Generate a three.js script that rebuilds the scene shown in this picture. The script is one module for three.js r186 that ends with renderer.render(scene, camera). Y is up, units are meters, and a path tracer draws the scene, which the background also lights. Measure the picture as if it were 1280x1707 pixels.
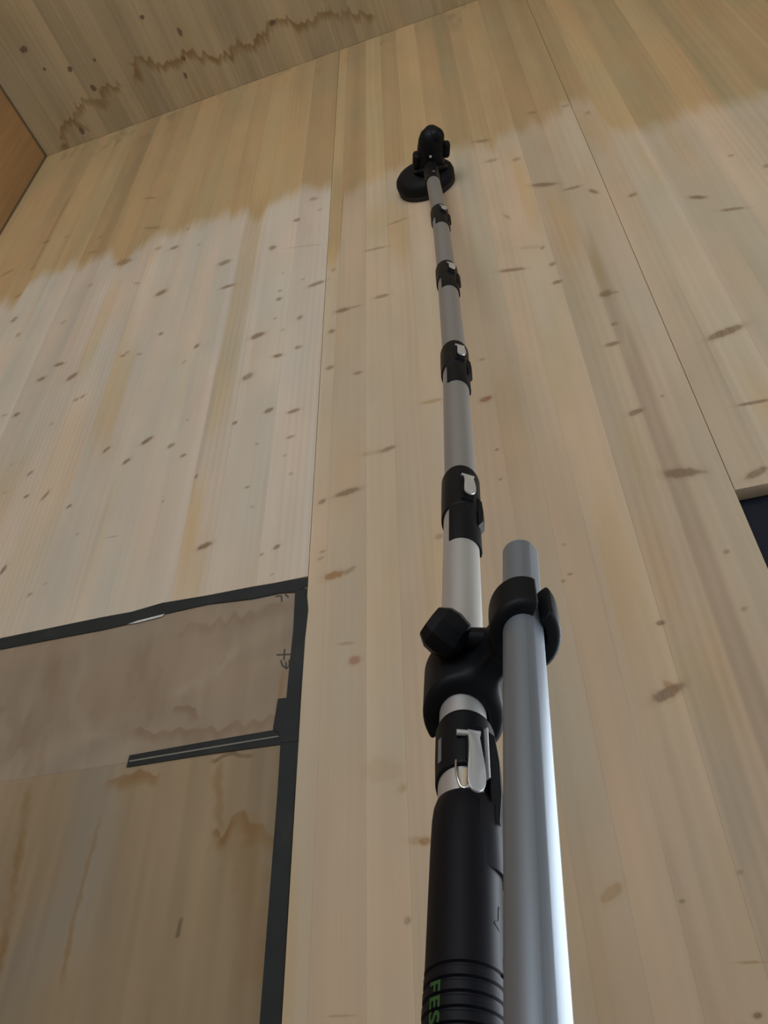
import * as THREE from 'three';
import { RectAreaLightUniformsLib } from 'three/addons/lights/RectAreaLightUniformsLib.js';
import { FontLoader } from 'three/addons/loaders/FontLoader.js';
import { TextGeometry } from 'three/addons/geometries/TextGeometry.js';
import { MarchingCubes } from 'three/addons/objects/MarchingCubes.js';
import { RoundedBoxGeometry } from 'three/addons/geometries/RoundedBoxGeometry.js';
import { mergeGeometries, toCreasedNormals } from 'three/addons/utils/BufferGeometryUtils.js';

// ---------------------------------------------------------------- camera, sky, light, exposure
const scene = new THREE.Scene();
const camera = new THREE.PerspectiveCamera(2 * Math.atan(853.5 / 1258) * 180 / Math.PI, 1280 / 1707, 0.02, 60);
camera.position.set(0, 1.4, 1.25);
camera.quaternion.setFromRotationMatrix(new THREE.Matrix4().makeBasis(
  new THREE.Vector3(0.9532, -0.01594, -0.30192), new THREE.Vector3(0.20688, 0.7626, 0.6129), new THREE.Vector3(0.22047, -0.64668, 0.7302)));
scene.add(camera);
scene.background = new THREE.Color().setRGB(1.2, 1.3, 1.4);

const renderer = new THREE.WebGLRenderer();
renderer.toneMapping = THREE.LinearToneMapping;
renderer.toneMappingExposure = 0.91;
renderer.shadowMap.enabled = true;

RectAreaLightUniformsLib.init();
const ROOM = { x0: -2.243, x1: 3.6, z1: 4.4, h: 5.53 };
// daylight: the glazed opening in the timber wall just right of the frame, a tall opening in the right-hand wall, and an added, unseen high one behind the camera to brighten the upper wall
const LINTEL = 2.37, LEFT_OPEN = [-1.775, -0.555], RIGHT_OPEN = [0.335, 2.03], SILL = 0.15;
const SIDE = { z0: 0.9, z1: 3.5, y0: 0.9, y1: 3.5 }, ADDED_REAR = { x0: -2.0, x1: 0.9, y0: 2.5, y1: 4.9 };
const DAY = new THREE.Color().setRGB(0.84, 0.93, 1.0);
function daylight(x, y, z, tx, tz, w, h, radiance) {
  const l = new THREE.RectAreaLight(DAY, radiance, w, h);
  l.position.set(x, y, z); l.lookAt(x + tx, y, z + tz); scene.add(l);
}
daylight((RIGHT_OPEN[0] + RIGHT_OPEN[1]) / 2, (SILL + LINTEL) / 2, -0.09, 0, 1, RIGHT_OPEN[1] - RIGHT_OPEN[0] - 0.2, LINTEL - SILL - 0.2, 9);
daylight(ROOM.x1 + 0.1, (SIDE.y0 + SIDE.y1) / 2, (SIDE.z0 + SIDE.z1) / 2, -1, 0, SIDE.z1 - SIDE.z0, SIDE.y1 - SIDE.y0, 0.5);
daylight((ADDED_REAR.x0 + ADDED_REAR.x1) / 2, (ADDED_REAR.y0 + ADDED_REAR.y1) / 2, ROOM.z1 + 0.1, 0, -1, ADDED_REAR.x1 - ADDED_REAR.x0, ADDED_REAR.y1 - ADDED_REAR.y0, 3.1);

// ---------------------------------------------------------------- helpers
const V = (x, y, z) => new THREE.Vector3(x, y, z);
const mix = (a, b, t) => a + (b - a) * t;
const clamp01 = t => Math.min(1, Math.max(0, t));
const smooth = (a, b, t) => { const u = clamp01((t - a) / (b - a)); return u * u * (3 - 2 * u); };
function rng(seed) { let s = seed >>> 0; return () => { s = (s + 0x6D2B79F5) >>> 0; let t = Math.imul(s ^ (s >>> 15), 1 | s); t = (t + Math.imul(t ^ (t >>> 7), 61 | t)) ^ t; return ((t ^ (t >>> 14)) >>> 0) / 4294967296; }; }
const TAB = new Float32Array(65536); { const r = rng(77); for (let i = 0; i < 65536; i++) TAB[i] = r() * 2 - 1; }
const hash = (i, j) => TAB[((i & 255) << 8 | (j & 255))];
function noise(x, y) {
  const i = Math.floor(x), j = Math.floor(y), u = x - i, v = y - j, a = u * u * (3 - 2 * u), b = v * v * (3 - 2 * v);
  const p = hash(i, j), q = hash(i + 1, j), r = hash(i, j + 1), s = hash(i + 1, j + 1);
  return p + (q - p) * a + (r - p) * b + (p - q - r + s) * a * b;
}
const fbm = (x, y) => noise(x, y) * 0.57 + noise(x * 2.03 + 17, y * 2.03 + 5) * 0.29 + noise(x * 4.1 + 41, y * 4.1 + 29) * 0.14;

const taken = {};
const numbered = n => { const k = taken[n] = (taken[n] ?? -1) + 1; return k ? `${n}_${String(k).padStart(3, '0')}` : n; };
function mesh(name, geometry, material, parent = scene) {
  const m = new THREE.Mesh(geometry, material);
  m.name = parent === scene ? numbered(name) : name;
  m.castShadow = m.receiveShadow = true;
  parent.add(m);
  return m;
}
function group(name, parent = scene) { const g = new THREE.Group(); g.name = parent === scene ? numbered(name) : name; parent.add(g); return g; }
const structure = o => { o.userData.kind = 'structure'; return o; };
const tag = (o, label, category, grp) => { o.userData.label = label; o.userData.category = category; if (grp) o.userData.group = grp; return o; };
function place(o, p, axis, front) {           // local y along axis, local z as near to front as can be
  const y = axis.clone().normalize(), z = front.clone().addScaledVector(y, -front.dot(y)).normalize(), x = y.clone().cross(z);
  o.position.copy(p); o.quaternion.setFromRotationMatrix(new THREE.Matrix4().makeBasis(x, y, z));
  return o;
}
const bx = (x0, x1, y0, y1, z0, z1) => new THREE.BoxGeometry(x1 - x0, y1 - y0, z1 - z0).translate((x0 + x1) / 2, (y0 + y1) / 2, (z0 + z1) / 2);
function texture(w, h, fill, srgb = true) {   // fill(i, j, out) with j from the bottom, values 0..255
  const d = new Uint8Array(w * h * 4), o = [0, 0, 0];
  for (let j = 0, k = 0; j < h; j++) for (let i = 0; i < w; i++, k += 4) { fill(i, j, o); d[k] = Math.max(0, Math.min(255, o[0])); d[k + 1] = Math.max(0, Math.min(255, o[1])); d[k + 2] = Math.max(0, Math.min(255, o[2])); d[k + 3] = 255; }
  const t = new THREE.DataTexture(d, w, h);
  if (srgb) t.colorSpace = THREE.SRGBColorSpace;
  t.magFilter = THREE.LinearFilter; t.minFilter = THREE.LinearFilter; t.needsUpdate = true;
  return t;
}
// toCreasedNormals joins points on a 1 cm lattice, so small shapes are creased at a thousand times their size
const creased = (g, a) => toCreasedNormals(g.scale(1000, 1000, 1000), a).scale(0.001, 0.001, 0.001);
const std = (r, g, b, roughness, metalness = 0, extra = {}) => new THREE.MeshStandardMaterial({ color: new THREE.Color().setRGB(r, g, b), roughness, metalness, ...extra });

// ---------------------------------------------------------------- the timber wall: colours measured on the wall itself, in metres
const KNOTS = [[-1.409,4.575,0.0313,-0.019,0.0092,0.5],[-1.338,4.285,0.0403,-0.02,0.0081,0.5],[-1.419,4.073,0.0355,-0.0018,0.0213,0.6],[-1.193,3.757,0.0217,0.0041,0.0158,0.8],[-1.317,3.877,0.0122,-0.005,0.0077,0.4],[-1.536,3.489,0.0191,-0.0022,0.0101,0.8],[-1.272,3.431,0.0104,-0.0017,0.0069,0.6],[-1.258,3.443,0.0073,0.0005,0.0058,0.5],[-1.205,3.412,0.0092,-0.003,0.0075,0.45],[-1.143,3.494,0.0086,-0.0001,0.0086,0.7],[-1.864,3.891,0.0134,0.0048,0.0177,0.6],[-1.802,3.768,0.0095,0.002,0.0133,0.5],[-1.544,3.973,0.0104,-0.0005,0.0113,0.3],[-1.602,3.759,0.0109,0.0013,0.0116,0.3],[-2.05,4.308,0.0285,0.0137,0.0123,0.5],[-1.606,4.241,0.0235,-0.0063,0.0116,0.4],[-1.907,4.486,0.0153,-0.0,0.0145,0.5],[-1.798,4.465,0.009,0.0032,0.0143,0.3],[-1.602,4.357,0.0127,-0.0001,0.011,0.3],[-1.91,4.071,0.014,0.005,0.011,0.6,1],[-1.907,4.277,0.0106,0.0072,0.0181,0.4,1],[-1.272,4.094,0.015,-0.0032,0.0128,0.4],[-1.196,4.059,0.0181,0.0012,0.0114,0.7],[-0.953,3.831,0.0231,0.001,0.0147,0.7],[-0.92,3.665,0.0259,0.0006,0.0084,0.8],[-0.683,3.975,0.0116,-0.001,0.0115,0.7],[-0.766,3.831,0.0115,-0.0027,0.0135,0.75],[-0.588,3.521,0.0291,0.0034,0.0098,0.75],[-0.715,3.497,0.0092,-0.0006,0.0083,0.7],[-0.716,3.543,0.0058,0.0002,0.0054,0.5],[-0.635,3.361,0.0075,0.0011,0.0097,0.6],[-0.631,3.213,0.0094,-0.0008,0.0077,0.6],[-0.696,3.199,0.0149,-0.002,0.0077,0.9],[-0.773,3.329,0.0229,0.0036,0.0125,0.85],[-0.785,3.137,0.0172,0.0059,0.0136,0.7],[-0.988,3.366,0.0086,0.0042,0.0094,0.85],[-1.023,3.298,0.007,-0.0005,0.0077,0.35],[-0.624,4.093,0.0158,-0.0036,0.0142,0.45],[-0.595,3.997,0.0089,-0.0015,0.0106,0.3],[-0.72,3.394,0.0044,0.0001,0.005,0.5],[-0.713,3.645,0.0047,0.0,0.0049,0.3],[-0.637,3.572,0.0057,0.001,0.007,0.3],[-0.688,3.322,0.0043,0.0005,0.0055,0.3],[-0.526,3.246,0.0072,0.0017,0.0097,0.45],[-0.528,3.077,0.0098,0.0005,0.0087,0.45],[-0.646,3.777,0.0667,-0.0229,0.0043,0.22],[-0.53,3.573,0.0079,-0.0001,0.0097,0.4],[-1.157,4.177,0.0073,-0.0006,0.0099,0.4],[-1.085,4.023,0.0055,0.0003,0.0081,0.4],[-1.589,3.431,0.015,0.0031,0.0112,0.8],[-1.456,3.393,0.0176,0.0105,0.014,0.8],[-1.403,3.259,0.0082,0.0019,0.0072,0.6],[-1.38,3.266,0.0082,0.0045,0.0072,0.6],[-1.631,3.267,0.0119,0.003,0.0096,0.85],[-1.683,3.282,0.0104,0.0003,0.006,0.4],[-1.465,3.167,0.0053,0.0028,0.0069,0.4],[-1.084,2.966,0.0164,0.0097,0.0088,1],[-1.218,2.973,0.0099,0.0092,0.0078,0.85],[-1.134,2.9,0.0101,0.0074,0.0079,0.9],[-1.473,2.956,0.0081,0.0071,0.0073,0.7],[-1.453,2.858,0.0073,0.0018,0.0057,0.8],[-1.384,2.842,0.0053,0.0112,0.0073,0.7],[-1.285,2.774,0.0071,0.0037,0.0058,0.85],[-1.226,2.66,0.0037,0.0013,0.0044,0.4],[-1.434,2.593,0.0067,0.0104,0.0119,0.9],[-1.317,2.488,0.0057,0.0038,0.0048,0.6],[-1.562,3.018,0.0043,0.0015,0.0051,0.35],[-1.278,2.513,0.0036,0.0013,0.0035,0.3],[-0.981,2.708,0.003,0.0005,0.0034,0.5],[-1.54,2.898,0.0064,0.0016,0.0047,0.3],[-1.112,2.622,0.0163,-0.0019,0.0019,0.35],[-0.703,2.962,0.0126,0.0023,0.0088,0.9],[-0.627,2.933,0.0162,0.0017,0.0065,0.75],[-0.628,2.833,0.0111,0.0005,0.0055,0.55],[-0.804,2.946,0.0068,0.0017,0.0061,0.8],[-0.949,2.865,0.0077,0.0019,0.0059,0.7],[-0.996,2.919,0.0099,0.002,0.0083,0.7],[-0.726,2.839,0.0047,0.0005,0.0036,0.5],[-0.894,2.77,0.0031,0.0045,0.006,0.85],[-0.737,2.687,0.0063,0.0009,0.0037,0.6],[-0.619,2.698,0.0053,0.0002,0.0046,0.4],[-0.831,2.523,0.0169,0.0048,0.0083,0.95],[-0.638,2.472,0.0079,0.0038,0.0055,0.8],[-0.675,2.459,0.0048,0.0013,0.0039,0.5],[-0.643,2.395,0.0031,0.0011,0.003,0.4],[-0.716,2.616,0.0034,0.0012,0.0031,0.4],[-0.961,3.012,0.0028,0.0024,0.0041,0.5],[-0.641,2.769,0.0045,0.001,0.0039,0.3],[-0.308,3.752,0.0396,0.0053,0.004,0.55],[-0.389,3.624,0.0386,-0.0052,0.0061,0.5],[-0.371,3.351,0.0238,-0.0013,0.0072,0.7],[-0.494,3.336,0.0233,-0.0008,0.0104,0.85],[-0.453,3.336,0.0181,-0.0011,0.0052,0.4],[-0.527,3.246,0.01,-0.0012,0.0093,0.4],[-0.526,3.078,0.0085,0.0009,0.0073,0.35],[-0.444,3.023,0.0119,-0.0008,0.0054,0.7],[-0.466,2.593,0.0293,0.0037,0.0085,0.85],[-0.531,2.581,0.0087,0.0036,0.0069,0.7],[-0.365,2.704,0.017,0.0033,0.0073,0.75],[-0.408,2.705,0.0261,-0.0017,0.0087,0.3,1],[-0.494,2.358,0.0234,0.0022,0.0102,1.1,1],[-0.457,2.364,0.013,0.0071,0.0061,0.5],[-0.245,2.836,0.0278,-0.0016,0.0061,0.5,1],[-0.255,2.405,0.0085,0.0013,0.0068,0.45],[-0.523,2.43,0.006,0.0007,0.0032,0.5],[-0.527,2.412,0.0074,0.0026,0.0053,0.35],[0.011,4.124,0.0261,-0.0125,0.0113,0.6],[0.029,3.962,0.0213,-0.005,0.0113,0.4],[0.169,3.705,0.034,-0.0173,0.0128,0.85],[0.244,3.636,0.0218,-0.0016,0.0072,0.7],[0.297,3.582,0.0053,-0.011,0.0097,0.8],[0.109,3.917,0.0137,-0.001,0.0101,0.45],[0.205,4.214,0.0137,-0.0068,0.0097,0.5],[0.316,4.185,0.0138,-0.0028,0.0085,0.4],[0.376,4.08,0.0084,-0.0003,0.0134,0.4],[0.015,3.3,0.0348,-0.0109,0.0079,0.75],[0.126,3.274,0.0079,0.0001,0.0083,0.7],[0.125,3.186,0.0104,0.001,0.0073,0.85],[0.232,3.081,0.0138,0.0006,0.013,0.8],[0.255,3.076,0.0095,-0.0002,0.0062,0.4],[0.112,3.365,0.0051,0.004,0.0075,0.5],[0.081,3.385,0.0294,-0.0122,0.0095,0.2],[0.035,3.586,0.0053,-0.0126,0.0057,0.4],[0.394,3.501,0.012,0.002,0.0098,0.6],[0.545,3.396,0.0185,-0.0119,0.0103,0.85],[0.606,3.295,0.0281,-0.0098,0.0068,0.7],[0.68,3.556,0.0064,-0.0016,0.0066,0.4],[0.742,3.452,0.0069,0.0011,0.0105,0.6],[-0.106,2.947,0.0066,-0.0001,0.004,0.5],[-0.113,2.796,0.0136,0.0021,0.0089,1,2],[0.208,2.881,0.015,-0.0,0.0068,0.85],[0.228,2.953,0.007,0.0003,0.0052,0.6],[-0.105,2.62,0.0038,0.0008,0.0031,0.6],[-0.108,2.529,0.0036,0.0008,0.0033,0.6],[0.451,2.824,0.0406,0.009,0.0127,0.85],[0.436,2.587,0.0307,-0.002,0.0043,0.8],[0.208,2.638,0.015,0.003,0.0084,0.8],[0.254,2.44,0.0329,-0.0063,0.0137,0.9],[0.294,2.43,0.0078,-0.0024,0.0039,0.3],[0.385,2.4,0.023,0.0092,0.0093,0.8],[0.272,2.668,0.0036,0.0008,0.0039,0.5],[0.132,2.11,0.0061,0.0,0.0042,0.9],[0.112,1.978,0.0261,0.0094,0.0109,0.9],[-0.004,2.248,0.004,0.0001,0.0024,0.6],[-0.019,2.235,0.0035,0.0005,0.0024,0.6],[0.28,2.233,0.0042,0.001,0.0038,0.6],[0.273,2.11,0.0056,0.0016,0.0041,0.4],[-0.003,2.32,0.0037,0.0007,0.0026,0.4],[0.117,1.99,0.0077,-0.0095,0.0094,0.5,1],[-0.04,1.685,0.0166,0.0099,0.01,0.45,1],[0.11,1.526,0.0049,0.0011,0.003,0.85],[0.053,1.665,0.0042,0.0007,0.0021,0.5],[0.14,1.695,0.0035,0.0004,0.0022,0.4],[0.119,1.585,0.0178,-0.0009,0.001,0.5,1],[-0.445,2.142,0.0119,0.0008,0.0104,0.75,2],[-0.464,2.183,0.0157,-0.0015,0.0031,0.4],[-0.391,1.915,0.037,-0.005,0.0239,0.16,1],[-0.355,1.877,0.0072,0.0014,0.0069,0.35,1],[-0.319,1.786,0.0109,-0.0,0.0056,0.85,1],[-0.337,1.789,0.0122,-0.0002,0.0067,0.3,1],[-0.353,1.672,0.0041,0.0012,0.005,0.55],[-0.46,1.554,0.0213,-0.0006,0.0007,0.35]];   // centre x, y; half length x, y; half height; strength; tint
const SANDED = [[-2.3, 3.95], [-1.991, 4.05], [-1.9, 4.0], [-1.884, 4.169], [-1.743, 4.179], [-1.516, 4.174], [-1.43, 4.06], [-1.401, 4.093], [-1.333, 4.212], [-1.193, 4.18], [-0.985, 4.186], [-0.897, 4.17],
  [-0.86, 4.06], [-0.83, 4.10], [-0.81, 4.16], [-0.757, 4.18], [-0.684, 4.192], [-0.566, 4.141], [-0.555, 4.12], [-0.5549, 3.62], [-0.511, 3.64], [-0.503, 4.03], [-0.443, 4.101], [-0.351, 4.111], [-0.237, 4.106], [0.007, 4.128],
  [0.05, 4.05], [0.09, 4.12], [0.116, 4.145], [0.218, 4.118], [0.26, 4.18], [0.305, 4.201], [0.36, 4.21], [0.405, 4.167], [0.418, 3.95], [0.451, 3.877], [0.503, 3.86], [0.595, 3.859], [0.655, 3.88], [0.792, 3.862], [0.867, 3.825], [2, 3.8]];
const YELLOW = [[-1.45, -1.39, 3.45, 3.95, .5], [-1.30, -1.215, 3.0, 3.42, .65], [-1.31, -1.26, 3.4, 3.62, .3], [-1.62, -1.50, 2.55, 3.0, .4], [-1.42, -1.30, 2.5, 3.2, .25], [-0.897, -0.855, 2.45, 2.72, .8], [-0.892, -0.845, 2.95, 3.3, .6], [-0.89, -0.82, 2.36, 2.55, .5], [-0.897, -0.825, 3.0, 4.25, .42],
  [-1.155, -1.13, 2.45, 2.8, .35], [-0.42, -0.346, 3.72, 3.9, .5], [-0.346, -0.271, 3.55, 3.86, .6], [0.09, 0.135, 3.5, 3.95, .5], [0.16, 0.223, 3.3, 3.7, .45], [0.225, 0.25, 3.1, 3.3, .6], [0.335, 0.42, 3.85, 4.1, .5], [0.46, 0.49, 3.55, 3.75, .35], [0.55, 0.6, 3.55, 3.8, .35],
  [0.06, 0.12, 2.1, 2.42, .5], [0.13, 0.22, 1.95, 2.1, .45], [0.04, 0.12, 2.75, 3.0, .3], [-0.09, -0.03, 2.5, 2.8, .25], [-0.11, -0.06, 1.5, 1.75, .25], [-0.556, -0.535, 1.45, 1.75, .5], [-0.3, -0.2, 2.2, 2.45, .3], [0.16, 0.2, 2.45, 2.65, .35], [0.44, 0.5, 2.45, 2.6, .4]];
const DARK = [[0.222, 0.262, 1.5, 2.9, .55], [0.222, 0.255, 2.9, 3.35, .5], [-0.90, -0.885, 2.75, 3.3, .4], [-0.897, -0.83, 3.2, 4.2, .22], [-1.915, -1.895, 4.3, 4.9, .5], [-0.548, -0.515, 3.72, 4.3, .35], [0.145, 0.19, 1.7, 1.9, .25], [0.045, 0.062, 1.5, 1.75, .3], [0.083, 0.092, 1.6, 1.95, .3], [0.044, 0.05, 2.0, 2.3, .3], [-0.02, -0.01, 1.85, 2.15, .2], [-1.165, -1.15, 2.45, 2.75, .25], [0.4, 0.42, 2.5, 2.9, .2]];
const PALE = [[0.478, 0.512, 2.6, 3.9, .5], [0.64, 0.68, 3.3, 3.85, .4], [-0.925, -0.90, 2.4, 4.15, .35], [-0.80, -0.785, 3.1, 4.1, .3], [0.28, 0.335, 2.75, 3.4, .5], [0.3, 0.33, 2.4, 2.55, .3], [0.118, 0.135, 3.75, 4.1, .4], [0.28, 0.33, 3.8, 4.15, .4], [-0.68, -0.555, 2.4, 4.1, .28], [0.125, 0.14, 1.72, 2.2, .3], [-1.5, -1.42, 3.5, 4.0, .25], [-1.33, -1.3, 2.9, 3.5, .3], [0.0, 0.06, 3.9, 4.12, .35], [-0.27, -0.2, 3.5, 3.9, .3], [-0.50, -0.43, 3.6, 4.0, .25], [0.53, 0.62, 3.6, 3.85, .25]];
const EDGES = [-2.233, -2.12, -2.0, -1.89, -1.775, -1.655, -1.54, -1.425, -1.30, -1.16, -1.07, -0.985, -0.897, -0.808, -0.68, -0.555, -0.513, -0.42, -0.346, -0.271, -0.175, -0.09, -0.019, 0.045, 0.135, 0.223, 0.335, 0.405, 0.495, 0.57, 0.645, 0.745, 0.85, 0.96, 1.07, 1.19, 1.31];
function lookup(table, x) { for (let i = 1; i < table.length; i++) if (x <= table[i][0]) return mix(table[i - 1][1], table[i][1], (x - table[i - 1][0]) / (table[i][0] - table[i - 1][0] || 1)); return table[table.length - 1][1]; }
// bare sanded spruce and the darker untouched surface above, as sRGB
const SAND = [[203, 189, 170], [197, 175, 147], [197, 177, 150]], RAW = [183, 155, 113];   // one sanded tone for each of the three wall panels
function patch(list, x, y, wobble) {
  let s = 0;
  for (const [a, b, c, d, k] of list) {
    if (x < a - 0.02 || x > b + 0.02 || y < c - 0.2 || y > d + 0.2) continue;
    s = Math.max(s, k * smooth(a - 0.007, a + 0.006, x) * (1 - smooth(b - 0.012, b + 0.008, x)) * smooth(c - 0.12, c + 0.1, y + wobble) * (1 - smooth(d - 0.1, d + 0.12, y + wobble)));
  }
  return s;
}
const spans = (list, x) => list.filter(e => x > e[0] - 0.02 && x < e[1] + 0.02);
const column = x => ({ edge: lookup(SANDED, x), jag: noise(x * 45, 3.3) * 0.03 + noise(x * 110, 8.1) * 0.012, yellow: spans(YELLOW, x), dark: spans(DARK, x), pale: spans(PALE, x), w1: 0.06 * noise(x * 60, 1), w2: 0.05 * noise(x * 80, 2), w3: 0.08 * noise(x * 60, 7) });
function timber(x, y, board, out, col) {
  const o = board * 7.31, tone = hash(board * 3 + 11, 5), hue = hash(board * 5 + 2, 91);
  const fibre = noise(x * 240 + o, y * 3) * 0.5 + noise(x * 95 + o, y * 1.6 + 4) * 0.6;
  const broad = noise(x * 17 + o, y * 0.9 + o) * 0.7 + fbm(x * 6 + o, y * 1.8) * 0.5;
  const cup = Math.sin((x + 0.02 * noise(y * 0.9 + o, o) + 0.006 * noise(y * 3.1, o)) * (260 + 120 * hue) + o) * smooth(0.0, 0.6, noise(x * 9 + o, y * 0.35 + o));
  const near = Math.abs(y - col.edge) < 0.3;
  const raw = near ? smooth(-0.07, 0.06, y - col.edge - col.jag - noise(x * 30, y * 9) * 0.02) : +(y > col.edge);
  const yel = Math.max(patch(col.yellow, x, y, col.w1), 0.3 * smooth(0.25, 0.8, fbm(x * 9 + o, y * 1.5 + 2 * o)));
  const drk = patch(col.dark, x, y, col.w2), pal = patch(col.pale, x, y, col.w3);
  const S = SAND[x < -0.555 ? 0 : x < 0.335 ? 1 : 2];
  let k = 1 + 0.022 * fbm(x * 15, y * 7 + o) + 0.028 * tone + 0.016 * fibre + 0.042 * broad - 0.014 * cup;
  const sandK = 1 - raw;
  k *= 1 + 0.07 * pal * sandK - 0.19 * drk - 0.02 * yel;
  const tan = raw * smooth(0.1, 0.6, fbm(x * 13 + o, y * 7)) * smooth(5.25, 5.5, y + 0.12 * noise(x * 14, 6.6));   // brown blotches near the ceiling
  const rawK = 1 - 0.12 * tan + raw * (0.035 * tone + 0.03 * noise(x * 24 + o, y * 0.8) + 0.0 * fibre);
  const pink = 0.012 * hue + 0.03 * noise(x * 13 + 3, y * 3.4 + o);
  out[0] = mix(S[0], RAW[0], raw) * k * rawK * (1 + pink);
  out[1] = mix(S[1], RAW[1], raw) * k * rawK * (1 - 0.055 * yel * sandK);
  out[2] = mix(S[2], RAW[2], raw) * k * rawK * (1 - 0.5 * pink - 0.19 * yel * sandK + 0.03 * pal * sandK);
}
const TINT = [[120, 94, 68], [152, 110, 64], [148, 98, 72]];
function knot(out, x, y, list) {
  for (const [cx, cy, hx, hy, th, s, kind = 0] of list) {
    const L = Math.hypot(hx, hy) + 0.004, dx = x - cx, dy = y - cy;
    if (Math.abs(dx) > 2.4 * L || Math.abs(dy) > 2.4 * (Math.abs(hy) + th + 0.004)) continue;
    const c = hx / (L - 0.004), n = hy / (L - 0.004), slope = hy / (Math.abs(hx) + 0.004) * Math.sign(hx || 1);
    const u = Math.abs(hx) > 0.5 * Math.abs(hy) ? dx / (Math.abs(hx) * 0.95 + 0.001) : dy / L;
    const v = Math.abs(hx) > 0.5 * Math.abs(hy) ? (dy - slope * dx) / (th * 0.85 + 0.0008) : (dx - dy * c / (n || 1)) / (0.6 * th + 0.002);
    const q = Math.hypot(u, v) + 0.16 * noise(x * 130 + cx * 50, y * 90);
    const a = Math.min(0.8, 0.73 * s * (1 - smooth(0.7, 1.25, q)) * (0.82 + 0.18 * noise(x * 300, y * 120)) + 0.16 * s * (1 - smooth(0.9, 2.2, q)));
    const t = TINT[kind];
    for (let i = 0; i < 3; i++) out[i] = mix(out[i], t[i], clamp01(a));
  }
}
const YB = [0, 1.4, 2.9, 5.53], VB = [0, 0.08, 0.56, 1];
const yToV = y => { for (let i = 1; i < 4; i++) if (y <= YB[i] || i === 3) return mix(VB[i - 1], VB[i], (y - YB[i - 1]) / (YB[i] - YB[i - 1])); };
const vToY = v => { for (let i = 1; i < 4; i++) if (v <= VB[i] || i === 3) return mix(YB[i - 1], YB[i], (v - VB[i - 1]) / (VB[i] - VB[i - 1])); };
// a timber board standing up the wall, chamfered along both edges; uv from where it is on the wall
function boardGeometry(x0, x1, ys, thick, c, u0, uw) {
  const s = [[x0, -thick], [x0, -c], [x0 + c, 0], [x1 - c, 0], [x1, -c], [x1, -thick]], pos = [], uv = [];
  const tri = (a, b, d) => { for (const p of [a, b, d]) { pos.push(...p); uv.push((p[0] - u0) / uw, yToV(p[1])); } };
  for (let j = 1; j < ys.length; j++) for (let i = 0; i < 6; i++) {
    const p = s[i], q = s[(i + 1) % 6], a = [p[0], ys[j - 1], p[1]], b = [q[0], ys[j - 1], q[1]], d = [q[0], ys[j], q[1]], e = [p[0], ys[j], p[1]];
    tri(a, b, d); tri(a, d, e);
  }
  for (let i = 1; i < 5; i++) for (const [y, f] of [[ys[0], 1], [ys[ys.length - 1], 0]]) {
    const a = [s[0][0], y, s[0][1]], b = [s[i][0], y, s[i][1]], d = [s[i + 1][0], y, s[i + 1][1]];
    f ? tri(a, d, b) : tri(a, b, d);
  }
  const g = new THREE.BufferGeometry();
  g.setAttribute('position', new THREE.Float32BufferAttribute(pos, 3)); g.setAttribute('uv', new THREE.Float32BufferAttribute(uv, 2));
  g.computeVertexNormals();
  return g;
}
const wallBack = structure(group('wall_back'));
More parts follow.
